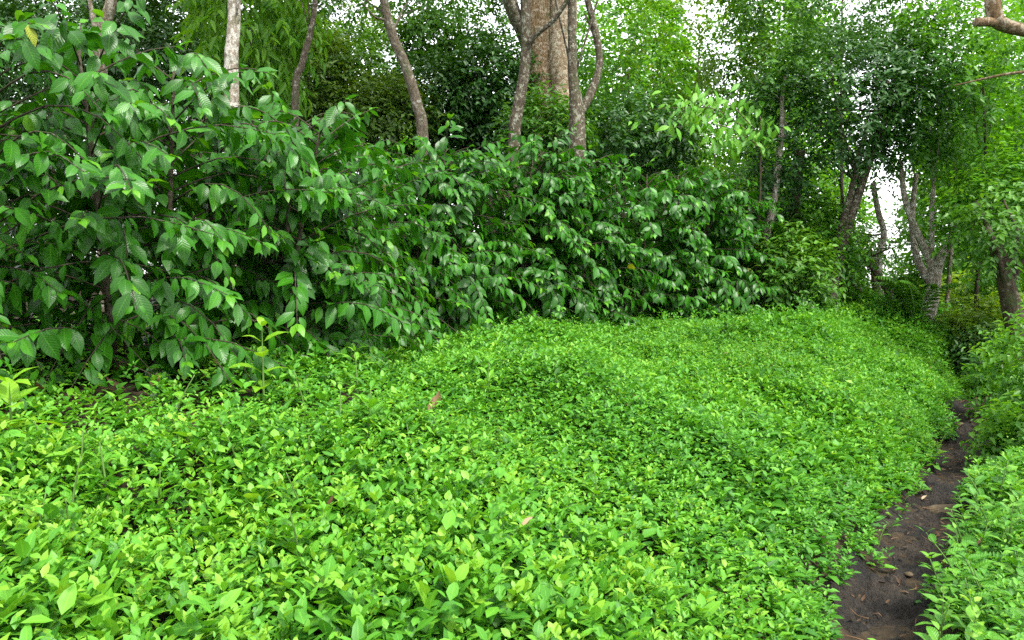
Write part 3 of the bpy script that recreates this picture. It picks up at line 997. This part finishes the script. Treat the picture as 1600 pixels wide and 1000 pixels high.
# --- leafy trees and shrubs behind the hedge: (name, label, px, py, d, rx, ry, twigs, material, options)
BACK = [
    ("dark_tree", "dark leafed tree filling the corner behind the forked trunk", 70, 45, 12.5, 150, 130, 620, 'dark', dict(gap=.3)),
    ("dark_tree", "dark shrubby tree between the forked and the straight pale trunk", 265, 95, 11.8, 105, 120, 560, 'dark', dict(gap=.28)),
    ("forest_tree", "tall dim tree far behind the straight pale trunk", 330, -40, 15, 190, 120, 560, 'deep', dict(gap=.3)),
    ("leafy_shrub", "dull green shrub right behind the slim leaning trunk", 478, 130, 12, 65, 95, 330, 'olive', dict(gap=.3)),
    ("leafy_tree", "mid green tree with lighter top under the left of the sky gap", 545, 125, 13, 75, 75, 330, 'mid', dict(gap=.3, tone=.15)),
    ("leafy_shrub", "dark shrub just right of the bent trunk's foot", 690, 175, 12.4, 75, 75, 380, 'dark', dict(gap=.28)),
    ("leafy_shrub", "dull shrub left of the bent trunk's foot, over the hedge", 600, 185, 11.8, 70, 55, 300, 'olive', dict(gap=.28, tone=-.1)),
    ("leafy_shrub", "blue green shrub left of the lichen trunk", 765, 145, 12.2, 62, 80, 360, 'deep', dict(gap=.27)),
    ("leafy_tree", "small round tree crown alone against the sky gap", 672, 62, 16, 42, 34, 150, 'mid', dict(gap=.2, twig=.3)),
    ("leafy_tree", "sparse tree with thin forks left of the giant tree's limb", 725, 22, 16, 90, 70, 330, 'mid', dict(gap=.43, tone=.1)),
    ("leafy_tree", "thin topped tree whose leaves speckle the left sky gap", 540, 20, 18, 75, 60, 210, 'olive', dict(gap=.46, tone=.1)),
    ("leafy_tree", "light green tree just right of the crooked stem", 975, 95, 14.5, 85, 120, 430, 'bright', dict(gap=.38, tone=-.1, k=1.2)),
    ("leafy_tree", "yellow green airy tree full of sky specks, right of centre", 1085, 75, 16, 105, 110, 430, 'yellow', dict(gap=.44, tone=-.3, k=1.2)),
    ("leafy_tree", "olive airy tree left of the big dark fine leaved crown", 1190, 75, 17, 90, 120, 380, 'bright', dict(gap=.44, tone=-.25, k=1.1)),
    ("leafy_shrub", "dark shrub behind the hedge, below the crooked stem", 985, 215, 11.5, 90, 50, 330, 'deep', dict(gap=.26)),
    ("leafy_shrub", "shrub behind the hedge top, left of the crooked stem's foot", 850, 205, 10.6, 50, 45, 200, 'mid', dict(gap=.25, tone=-.1)),
    ("leafy_shrub", "leafy shrub beyond the hedge's far end, by the small sky gap", 1110, 345, 12.4, 85, 75, 430, 'mid', dict(gap=.26)),
    ("leafy_tree", "pale airy tree around the small sky gap above the hedge's end", 1110, 240, 15, 80, 50, 150, 'bright', dict(gap=.48, tone=-.1, k=1.0)),
    ("leafy_tree", "mid green tree high above the fine leaved crown", 1310, -15, 14, 190, 90, 560, 'mid', dict(gap=.38)),
    ("leafy_tree", "bright leafy tree under the elbow shaped bough", 1530, 120, 10.8, 125, 150, 620, 'bright', dict(gap=.36, tone=-.1, k=1.5)),
    ("leafy_tree", "mid green tree between the fine leaved crown and the bright tree", 1475, 150, 12.3, 85, 95, 400, 'bright', dict(gap=.4, tone=-.15, k=1.2)),
    ("leafy_tree", "leafy tree over the end of the path near the right edge", 1570, 320, 10, 75, 75, 360, 'bright', dict(gap=.36, tone=-.15, k=1.2)),
    ("sunlit_bush", "yellow green bush lit beyond the white forked tree", 1530, 480, 13.2, 62, 52, 300, 'yellow', dict(gap=.25)),
    ("sunlit_bush", "bright bush at the right edge beyond the dark stump like trunk", 1600, 450, 12.2, 55, 75, 300, 'bright', dict(gap=.25)),
    ("sunlit_bush", "small bright bush at the foot of the white forked tree", 1500, 545, 11.6, 45, 38, 220, 'bright', dict(gap=.25)),
    ("sunlit_bush", "bright low bush left of the dark stout trunk above the path", 1540, 525, 10.6, 48, 44, 300, 'yellow', dict(gap=.22, tone=-.2)),
    ("leafy_shrub", "green shrub on the bank before the ivy covered trunk", 1232, 440, 10.3, 52, 66, 300, 'mid', dict(gap=.25, tone=.1)),
    ("leafy_shrub", "bright small leaved shrub left of the leaning pair of stems", 1282, 395, 11.3, 40, 75, 260, 'bright', dict(gap=.28, tone=-.2)),
    ("leafy_shrub", "dark shrub behind the hedge's end at the slanting pale stem", 1175, 400, 11.6, 48, 62, 260, 'deep', dict(gap=.25)),
    ("leafy_shrub", "dark shrub closing the dip where the path ends", 1545, 585, 9.9, 50, 52, 300, 'dark', dict(gap=.22)),
]
for k, (nm, lb, px, py, d, rx, ry, n, mt, opt) in enumerate(BACK):
    t_ = simple(px + 6, py + ry * .1, d)
    opt.setdefault('leaf', 'small' if d < 11.7 else 'tiny')
    tree(nm, lb, "tree" if "tree" in nm else "bush", t_, (.015, .022, .03, .036), 'dark_bark' if k % 2 else 'grey_bark',
         [C(px, py, d, rx, ry, n=int(n * (2.0 if py > 85 and px < 900 or mt in ('dark', 'deep') else opt.pop('k', 1.6))), per=9, size=.092 + .004 * max(0, d - 11), rd=min(1.3, rx * d / F_PX), **opt)], mt, seed=30 + k,
         branches=4, group=("bushes" if "tree" not in nm else "leafy trees") + " around the clearing")

# bright tree with drooping narrow leaves behind the straight trunk
t_ = simple(392, 60, 9.4)
tree("drooping_tree", "bright tree of drooping narrow leaves, right of the straight pale trunk", "tree", t_, (.02, .03, .04, .05), 'grey_bark',
     [C(395, 25, 9.4, 70, 100, n=240, leaf='narrow', tone=.3, size=.17, droop=.75, twig=.4, gap=.25, per=9)], 'bright', group=FG, seed=70)

# fine leaved dark crown on the leaning pair
LEAF['fine'] = leaf2(.42, .06, .04)
tr = pix_path([(1388, 175, 11), (1368, 225, 11), (1346, 290, 11), (1322, 360, 11), (1297, 445, 11)])
l1 = pix_path([(1302, 425, 11), (1308, 380, 11), (1330, 300, 10.9), (1345, 235, 10.8), (1358, 190, 10.7)])
l2 = pix_path([(1308, 390, 11), (1318, 330, 11.2), (1312, 280, 11.3)])
tree("leaning_tree", "leaning twin stemmed tree carrying the big dark fine leaved crown", "tree", tr, (.04, .048, .06, .078, .13), 'lichen_bark',
     [C(1330, 150, 10.8, 125, 100, n=800, leaf='fine', size=.085, per=14, twig=.42, droop=.25, gap=.36),
      C(1225, 205, 10.8, 50, 75, n=260, leaf='fine', size=.085, per=14, twig=.42, droop=.3, gap=.33),
      C(1420, 110, 10.8, 65, 65, n=210, leaf='fine', size=.085, per=14, twig=.42, droop=.25, gap=.38)], 'deep',
     limbs=[(l1, (.06, .05, .045, .04, .03)), (l2, (.03, .02, .015))], group="trees beside the path", seed=71, branches=8)
RG = "trees beside the path"
tr = pix_path([(1222, 190, 10.7), (1214, 275, 10.7), (1207, 325, 10.7), (1193, 395, 10.7)])
tree("pale_stemmed_tree", "pale slanting bare stem at the hedge's far end", "tree", tr, (.035, .05, .052, .05), 'white_bark', group=RG, up=.6, seed=72,
     crowns=[C(1215, 110, 10.9, 50, 45, n=90, size=.08)], leafmat='mid', branches=2)
tr = pix_path([(1250, 235, 11.4), (1243, 320, 11.4), (1241, 400, 11.4), (1238, 460, 11.4)])
tree("ivy_covered_tree", "dark upright trunk right of the slanting pale stem", "tree", tr, (.07, .08, .085, .09), 'dark_bark', group=RG, seed=73,
     crowns=[C(1243, 320, 11.4, 14, 60, rd=.16, n=70, size=.07, twig=.2)], leafmat='deep', branches=0)
tr = pix_path([(1364, 285, 12.4), (1372, 330, 12.4), (1381, 365, 12.4), (1373, 405, 12.4), (1377, 470, 12.4)])
tree("crooked_tree", "pale kinked bare stem right of the leaning twin stems", "tree", tr, (.04, .045, .05, .055, .07), 'white_bark', group=RG, seed=74,
     crowns=[C(1370, 270, 12.4, 30, 30, n=40, size=.08), C(1390, 395, 13.2, 50, 45, n=60, size=.085), C(1335, 400, 13.2, 30, 35, n=30, size=.085)], leafmat='mid', branches=1)
tr = pix_path([(1310, 405, 12), (1326, 432, 12), (1342, 455, 12), (1362, 500, 12)])
tree("stunted_tree", "short dark stem leaning left over the bright bank", "tree", tr, (.045, .06, .07, .075), 'dark_bark', group=RG, seed=75,
     crowns=[C(1300, 385, 12, 28, 22, n=40, size=.08)], leafmat='mid', branches=2)
tr = pix_path([(1362, 400, 12.6), (1368, 450, 12.6), (1378, 505, 12.6)])
tree("stunted_tree", "short upright brown stem below the kinked stem", "tree", tr, (.035, .055, .06), 'brown_bark', group=RG, seed=76,
     crowns=[C(1362, 395, 12.6, 22, 20, n=25, size=.08)], leafmat='mid', branches=1)
tr = pix_path([(1352, 405, 11.6), (1378, 440, 11.6), (1398, 478, 11.6), (1416, 525, 11.6)])
tree("stunted_tree", "dark slanting stem crossing behind the palm fronds", "tree", tr, (.03, .05, .06, .065), 'dark_bark', group=RG, seed=77,
     crowns=[C(1348, 395, 11.6, 22, 20, n=25, size=.08)], leafmat='mid', branches=1)
# white forked tree
tr = pix_path([(1462, 425, 11), (1457, 460, 11), (1448, 500, 11), (1438, 548, 11)])
l1 = pix_path([(1462, 430, 11), (1448, 395, 11), (1428, 352, 11), (1413, 305, 11), (1407, 250, 11)])
l2 = pix_path([(1462, 430, 11), (1474, 395, 10.9), (1500, 370, 10.8), (1536, 345, 10.7)])
l3 = pix_path([(1452, 440, 11.2), (1432, 400, 11.3), (1425, 340, 11.4), (1432, 270, 11.4)])
tree("white_forked_tree", "white barked tree forking low in a Y, left of the path's end", "tree", tr, (.085, .095, .11, .15), 'white_bark', group=RG, seed=78,
     crowns=[C(1425, 225, 11, 50, 40, n=90, size=.08), C(1540, 315, 10.8, 35, 30, n=70, size=.08)], leafmat='mid',
     limbs=[(l1, (.07, .058, .048, .04, .03)), (l2, (.07, .06, .048, .03)), (l3, (.06, .05, .045, .035))], branches=3)
tr = pix_path([(1556, 385, 8.6), (1568, 425, 8.6), (1578, 470, 8.6), (1590, 535, 8.6)])
l1 = pix_path([(1575, 450, 8.6), (1590, 420, 8.6), (1612, 400, 8.6)])
tree("stump_like_tree", "stout dark brown trunk at the right edge above the path", "tree", tr, (.07, .085, .1, .11), 'dark_bark', group=RG, seed=79,
     crowns=[C(1575, 345, 8.6, 60, 50, n=170, size=.08)], leafmat='mid', limbs=[(l1, (.05, .045, .035))], branches=3)
# elbow bough of a tree outside the frame
bd = 5.2
tr = pix_path([(1690, -320, bd), (1700, 0, bd), (1705, 300, bd), (1700, 700, bd)])
l1 = pix_path([(1700, -130, bd), (1620, -130, bd - .2), (1562, -70, bd - .4), (1552, -15, bd - .4), (1555, 26, bd - .4), (1572, 40, bd - .4), (1604, 48, bd - .4), (1650, 62, bd - .4)])
l2 = pix_path([(1562, 37, bd - .4), (1545, 34, bd - .42), (1524, 35, bd - .45)])
l3 = pix_path([(1700, 80, bd), (1620, 108, bd), (1560, 118, bd + .1), (1490, 134, bd + .2)])
tree("elbow_bough_tree", "tree outside the right edge reaching in with an elbow shaped brown bough", "tree", tr, (.12, .14, .15, .17), 'brown_bark', group=RG, seed=80,
     limbs=[(l1, (.06, .06, .055, .05, .046, .04, .036, .03)), (l2, (.03, .027, .024)), (l3, (.014, .011, .008, .004))],
     crowns=[dict(c=at(1720, -420, bd), r=(.9, .9, .5), n=70, size=.1)], leafmat='mid', branches=3)

# hanging pale spray: its leaves are big enough to pick apart
SPRAY = []
for k, (W, dr) in enumerate(((.36, .3), (.42, .5), (.32, .7))):
    tpl = leaf_tpl(1, W, 4, 3, droop=dr, fold=.2, wide=.45, tip=1.1)
    for tt in (.1, .5, .9):
        mb = MB(); mb.add(tpl[0], tpl[1], np.full(len(tpl[0]), tt), tpl[2]); SPRAY.append(mb.mesh("spray_leaf", M['weed']))
rs = np.random.default_rng(61)
sd = 10.3
b0 = at(1180, 330, sd)
b0[2] = zt1(b0[0], b0[1])
o = thing("pale_leaved_sapling", b0, "thin sapling with a hanging spray of pale green leaves, over the hedge", "tree", "leafy trees around the clearing")
mb = MB(); tube(mb, [b0, at(1188, 300, sd), at(1182, 215, sd), at(1150, 170, sd)], (.018, .014, .01, .006), 6, 6, .1, 3); mb.build("trunk", M['dark_bark'], o)
for bi, pts in enumerate(([(1182, 215), (1120, 172), (1060, 168), (1010, 172)], [(1182, 225), (1140, 200), (1090, 192), (1050, 200)], [(1180, 205), (1150, 170), (1110, 158), (1080, 160)],
                          [(1184, 230), (1170, 215), (1140, 216), (1115, 228)], [(1182, 215), (1190, 190), (1178, 170), (1160, 165)])):
    bp = np.array([at(px, py, sd + rs.uniform(-.4, .4)) for px, py in pts])
    mb = MB(); cc = tube(mb, bp, (.008, .006, .004, .002), 5, 8); mb.build("branch", M['twig'], o)
    for k in range(60):
        p = cc[int(rs.uniform(.15, 1) * (len(cc) - 1))] + rs.normal(0, .13, 3) * np.array([1, 1, .7])
        dd = np.array([rs.normal(-.15, .45), rs.normal(-.1, .4), -rs.uniform(.3, 1.1)])
        R = frames(dd[None], (np.array([0, -.8, .6]) + rs.normal(0, .35, 3))[None])[0]
        l = bpy.data.objects.new("leaf", SPRAY[rs.integers(len(SPRAY))])
        COL.objects.link(l)
        l.parent = o
        l.matrix_basis = mat4(R, p - b0, rs.uniform(.10, .19))

# palm fronds at the white forked tree's foot
pd = at(1432, 520, 10.4); pd[2] = zt1(pd[0], pd[1])
o = thing("young_palm", pd, "young palm with dark arching fronds below the white forked tree", "palm")
rs = np.random.default_rng(62)
for k in range(9):
    a = rs.uniform(0, 2 * PI)
    L = rs.uniform(.8, 1.25)
    out = np.array([math.cos(a), math.sin(a), 0])
    t = np.linspace(0, 1, 6)
    bp = pd + out[None] * (L * .5 * t ** 1.4)[:, None] + np.array([0, 0, 1.])[None] * (L * (1.75 * t - .95 * t ** 2))[:, None]
    mb = MB(); cc = tube(mb, bp, (.012, .008, .003), 4, 4)
    m = 20
    kk = np.repeat(np.linspace(4, len(cc) - 1, m).astype(int), 2)
    sg = np.tile([1., -1.], m)
    tg = nrm(np.gradient(cc, axis=0))[kk]
    side = nrm(np.cross(tg, [0, 0, 1.])) * sg[:, None]
    scatter(mb, LEAF['narrow'], cc[kk], side * .8 + tg * .6 + np.array([0, 0, -.25]), np.tile([0, 0, 1.], (2 * m, 1)), .15 * np.sin(np.linspace(.5, 3.0, m)).repeat(2) + .03,
            np.full(2 * m, rs.uniform(.2, .7)))
    mb.build("frond", M['mid'], o)

# far wood beyond, reads as one mass
rngf = np.random.default_rng(64)
mb = MB()
for k in range(52):
    px = rngf.uniform(-150, 900)
    d = rngf.uniform(17, 27)
    topy = np.interp(px, [-150, 450, 560, 780, 900], [-120, 20, 105, 110, 60]) + rngf.uniform(-10, 40)
    c = at(px, 400, d)
    top = at(px, topy, d)[2]
    g0 = zt1(c[0], c[1])
    crown(mb, rngf, (c[0], c[1], (top + g0) / 2), (rngf.uniform(1.3, 2.2), 1.4, (top - g0) / 2 + .2), 300, size=.17, leaf='tiny', per=7, gap=.15, twig=.6, tone=rngf.uniform(-.2, .25))
tag(mb.build("forest", M['deep']), "dim wood beyond the clearing", kind="stuff")
mb = MB()
for k in range(85):
    px = rngf.uniform(880, 1750)
    d = rngf.uniform(18, 30)
    topy = np.interp(px, [880, 990, 1040, 1080, 1150, 1200, 1240, 1300, 1345, 1420, 1465, 1540, 1750], [-40, -60, 0, 290, 330, 60, -60, 420, 455, 455, 300, -40, -40]) + rngf.uniform(-10, 70)
    c = at(px, 400, d)
    top = at(px, topy, d)[2]
    g0 = min(zt1(c[0], c[1]), top - 1)
    crown(mb, rngf, (c[0], c[1], (top + g0) / 2), (rngf.uniform(.7, 1.3), 1.4, (top - g0) / 2 + .2), 260, size=.19, leaf='tiny', per=7, gap=.33, gs=1.1, twig=.6, tone=rngf.uniform(-.25, .25))
tag(mb.build("forest", M['bright']), "light airy wood beyond the path's end", kind="stuff")

# ------------------------------------------------------------------ herbs and weeds one can point at
def leaf_set(mat, tpls, tints):
    out = []
    for tp in tpls:
        for tt in tints:
            mb = MB(); mb.add(tp[0], tp[1], np.full(len(tp[0]), tt), tp[2]); out.append(mb.mesh("herb_leaf", M[mat]))
    return out


OV = [leaf_tpl(1, .44, 5, 5, droop=.5 + .3 * k, fold=.18, wave=.03, wide=.42, tip=1.1, twist=.2 * (k - 1)) for k in range(3)]
LA = [leaf_tpl(1, .27, 5, 5, droop=.6 + .3 * k, fold=.22, wave=.03, wide=.45, tip=1.0, twist=.2 * (k - 1)) for k in range(3)]
RO = [leaf_tpl(1, .78, 5, 5, droop=.4 + .2 * k, fold=.1, wave=.03, wide=.48, tip=.4) for k in range(2)]
SETS = {'herb': leaf_set('herb', OV, (.1, .5, .9)), 'weed': leaf_set('weed', OV, (.2, .6, .9)), 'lance': leaf_set('weed', LA, (.2, .6, .9)),
        'lime': leaf_set('lime', [leaf_tpl(1, .40, 5, 5, droop=.7 + .3 * k, fold=.2, wave=.03, wide=.5, tip=1.0) for k in range(2)], (.2, .8)), 'lime_oval': leaf_set('lime', OV, (.1, .6)), 'round': leaf_set('weed', RO, (.1, .4)), 'shade': leaf_set('deep', OV, (.3, .6, .9))}


def herb(name, label, p, h, nodes, L, kind, rng, per=2, pitch=.25, lean=(0, 0), group=None, cat="plant", start=.25, stemmat='stem'):
    p = np.asarray(p, float).copy()
    p[2] = zt1(p[0], p[1])
    o = thing(name, p, label, cat, group)
    top = p + np.array([lean[0], lean[1], h])
    midp = p + np.array([lean[0] * .35, lean[1] * .35, h * .5])
    mb = MB(); cc = tube(mb, [p - [0, 0, .02], midp, top], (.004 + h * .006, .003 + h * .004, .002), 5, 6); mb.build("stem", M[stemmat], o)
    az = rng.uniform(0, 2 * PI)
    for k in range(nodes):
        f = start + (1 - start) * (k + 1) / nodes
        c = cc[min(len(cc) - 1, int(f * (len(cc) - 1)))]
        az += PI / 2 + rng.normal(0, .15)
        for j in range(per):
            a = az + 2 * PI * j / per + rng.normal(0, .2)
            pt = pitch + .25 * f + rng.normal(0, .18)
            dd = np.array([math.cos(a) * math.cos(pt), math.sin(a) * math.cos(pt), math.sin(pt)])
            R = frames(dd[None], (np.array([0, 0, 1.]) + rng.normal(0, .15, 3))[None])[0]
            l = bpy.data.objects.new("leaf", SETS[kind][rng.integers(len(SETS[kind]))])
            COL.objects.link(l)
            l.parent = o
            s = L * (1.0 - .45 * max(0, f - .6) / .4) * rng.uniform(.75, 1.15)
            l.matrix_basis = mat4(R, c - p + dd * .008, s)
    return o


rw = np.random.default_rng(66)
G = on_ground
herb("lime_weed", "lime green weed with broad bright leaves at the left edge", G(22, 745), .32, 3, .16, 'lime_oval', rw, per=4, pitch=.1, cat="weed")
herb("seedling", "tall seedling with paired pale leaves before the coffee hedge", G(413, 655), .42, 5, .15, 'lime_oval', rw, pitch=.2, cat="seedling")
WEEDS = [
    ("weed", "tall lance leaved weed cluster left of the brown curled leaf", 575, 735, .34, 6, .15, 'lance', 3),
    ("weed", "pale leaved weed standing at the dark foot of the hedge's left part", 265, 690, .26, 4, .085, 'weed', 2),
    ("weed", "leafy weed on the open bank, just right of the brown curled leaf", 735, 745, .22, 5, .12, 'lance', 3),
    ("weed", "weed with rounded leaves below the middle of the bank", 935, 830, .24, 4, .12, 'weed', 3),
    ("weed", "round leaved weed low in the foreground, nearest the bottom edge", 610, 955, .16, 3, .085, 'round', 2),
    ("weed", "broad leaved weed beside the lime weed at the left edge", 75, 770, .24, 4, .12, 'weed', 2),
    ("weed", "tall weed just before the bleached leaves under the hedge", 690, 610, .30, 5, .13, 'lance', 2),
    ("weed", "weed with dull large leaves high in the middle of the bank", 880, 655, .24, 4, .15, 'shade', 3),
    ("weed", "weed before the hedge, between seedling and bleached leaves", 560, 640, .28, 5, .13, 'lance', 3),
    ("weed", "large leaved weed at the bottom edge, left of the path", 1010, 985, .2, 4, .11, 'herb', 2),
    ("weed", "pointed leaved weed in the left foreground corner", 60, 985, .2, 4, .1, 'weed', 2),
    ("weed", "leafy weed growing in the left foreground, below the seedling", 330, 860, .2, 4, .10, 'weed', 3),
    ("weed", "drooping weed on the crest of the bank under the last coffee bush", 1130, 560, .3, 5, .15, 'shade', 3),
    ("weed", "weed on the upper bank before the ivy covered trunk", 1225, 545, .34, 5, .16, 'herb', 3),
]
for nm, lb, px, py, h, nd, L, kd, per in WEEDS:
    herb(nm, lb, G(px, py), h, nd, L, kd, rw, per=per, cat="weed", lean=rw.normal(0, .03, 2), group="taller weeds in the ground cover")
herb("path_sprout", "pale sprout leaning into the path beside the tan stone", G(1512, 850), .26, 6, .06, 'herb', rw, pitch=.5, lean=(-.05, .02), cat="weed")

for k in range(26):                                          # more herbs a head taller than the mass
    while True:
        px, py = rw.uniform(20, 1350), rw.uniform(590, 960)
        p_ = G(px, py)
        if .45 < float(qof(p_[0], p_[1])) < 2.3:
            break
    herb("low_weed", "small leafy weed standing a little above the bright ground cover", p_, rw.uniform(.2, .31), int(rw.integers(4, 6)), rw.uniform(.07, .115),
         ('lance', 'weed', 'herb', 'lance')[k % 4], rw, per=2 + k % 2, lean=rw.normal(0, .04, 2), cat="weed", group="small weeds scattered over the bank")
for k in range(14):
    yy = rw.uniform(2.6, 7.5)
    xx = float(xp(yy)) + rw.choice([-1, 1]) * rw.uniform(.15, .24)
    herb("edge_weed", "small weed leaning over the edge of the muddy path", (xx, yy, 0), rw.uniform(.06, .14), 3, rw.uniform(.035, .055), 'herb', rw, lean=rw.normal(0, .05, 2), cat="weed",
         group="small weeds along the path edges")

# broad leaved herbs right of the path
hx = []
tries = 0
while len(hx) < 60 and tries < 4000:
    tries += 1
    yy = rw.uniform(1.7, 4.6)
    qq = rw.uniform(-1.6, -.23 if yy < 3.4 else -.27)
    xx = float(xp(yy)) - qq / .832
    if abs(xx / yy) > .74 or any((xx - a) ** 2 + (yy - b) ** 2 < .019 for a, b in hx):
        continue
    hx.append((xx, yy))
for xx, yy in hx:
    herb("broad_leaved_herb", "broad leaved green herb in the lush clump right of the muddy path", (xx, yy, 0), rw.uniform(.2, .36), int(rw.integers(4, 7)), rw.uniform(.085, .13), 'herb', rw,
         per=2 if rw.random() < .6 else 3, lean=rw.normal(0, .06, 2), pitch=.1, group="broad leaved herbs right of the path")

# dark shrubs right of the path
for k, (px, py, d, rx, ry, n, mt, lb) in enumerate((
        (1585, 610, 7.4, 48, 75, 260, 'bright', "bright green shrub leaning over the path's far end"),
        (1615, 700, 5.6, 52, 60, 240, 'bright', "low shrub at the right edge above the broad leaved herbs"),
        (1578, 690, 6.6, 24, 38, 130, 'bright', "low leafy shrub beside the middle of the path"),
        (1640, 560, 6.2, 60, 80, 240, 'bright', "tall shrub cut by the right edge beside the path"))):
    a = at(px, py - ry * .3, d)
    f = a.copy(); f[2] = zt1(a[0], a[1]) - .03
    tree("path_shrub", lb, "bush", [a, (a + f) / 2 + rw.normal(0, .03, 3), f], (.012, .016, .02), 'dark_bark', [C(px, py, d, rx, ry, n=n, size=.062, per=9, twig=.24, gap=.2, leaf='broad')], mt,
         seed=120 + k, branches=5, group="shrubs right of the path")

# ------------------------------------------------------------------ small things
def rock(name, label, p, r, seed, mat='stone', group=None):
    rng = np.random.default_rng(seed)
    th = np.linspace(0, PI, 8)[:, None]
    ph = (np.arange(12) * 2 * PI / 12)[None]
    d = np.stack([np.sin(th) * np.cos(ph), np.sin(th) * np.sin(ph), np.cos(th) + 0 * ph], -1).reshape(-1, 3)
    k = .75 + .5 * fbm(d * 1.6 + seed, 3)
    v = d * k[:, None] * np.array(r)
    i = np.arange(7)[:, None] * 12
    j = np.arange(12)[None]
    Fq = np.stack([i + j, i + 12 + j, i + 12 + (j + 1) % 12, i + (j + 1) % 12], -1).reshape(-1, 4)
    mb = MB(); mb.add(v, Fq)
    o = mb.build(name, M[mat])
    o.location = [float(c) for c in p]
    return tag(o, label, "stone", group)


g0 = G(1487, 803)
rock("stone", "flat tan stone bedded in the path beside the pale sprout", (g0[0], g0[1], zt1(g0[0], g0[1]) + .008), (.17, .12, .035), 3)
for k, (px, py, r, lb) in enumerate(((1455, 770, .03, "small stone on the path's left side above the tan stone"), (1420, 905, .022, "small pebble sunk in mud near the path's lower end"),
                                     (1500, 668, .05, "pale stone near the far end of the path"))):
    g0 = G(px, py)
    rock("stone", lb, (g0[0], g0[1], zt1(g0[0], g0[1]) + .02), (r, r * .8, r * .5), 11 + k)


def dry_leaf(label, p, L, a, mat, tint, curl, lift=.0, group=None):
    tp = leaf_tpl(1, .48, 6, 5, droop=-curl, fold=.6, wave=.06, wide=.45)
    mb = MB(); mb.add(tp[0] * L, tp[1], np.full(len(tp[0]), tint), tp[2])
    o = mb.build("dry_leaf", M[mat])
    o.location = [float(p[0]), float(p[1]), float(p[2] + lift)]
    o.rotation_euler = (.1, -.15, a)
    return tag(o, label, "leaf", group)


g0 = G(670, 712)
dry_leaf("curled brown dead leaf caught on the ground cover of the bank", (g0[0], g0[1], zt1(g0[0], g0[1])), .13, -.6, 'dead', .55, 1.4, .20)
for k in range(9):
    g0 = G(640 + rw.uniform(-28, 42), 498 + rw.uniform(-5, 8))
    dry_leaf("bleached dry leaf in the pale heap under the coffee hedge", (g0[0], g0[1], zt1(g0[0], g0[1])), rw.uniform(.10, .16), rw.uniform(0, 6), 'straw', rw.uniform(.2, 1), .7, .05 + .012 * k,
             "bleached leaves under the hedge")
for px, py, lb in ((1410, 940, "yellow fallen leaf on the path's lower end"), (1440, 790, "pale fallen leaf on the middle of the path"), (1497, 655, "yellow fallen leaf at the far end of the path")):
    g0 = G(px, py)
    dry_leaf(lb, (g0[0], g0[1], zt1(g0[0], g0[1])), .055, rw.uniform(0, 6), 'coffee_yellow' if 'yellow' in lb else 'straw', .4, .5, .035)

print("cover plants", N_COVER, "hedge leaves", len(allP), "visible", int((vis > 0).sum()))
print("tris", sum(sum(len(p.vertices) - 2 for p in o.data.polygons) if len(o.data.polygons) < 3000 else 2 * len(o.data.polygons) for o in SC.objects if o.type == 'MESH' and o.name.split('.')[0] != 'leaf'))
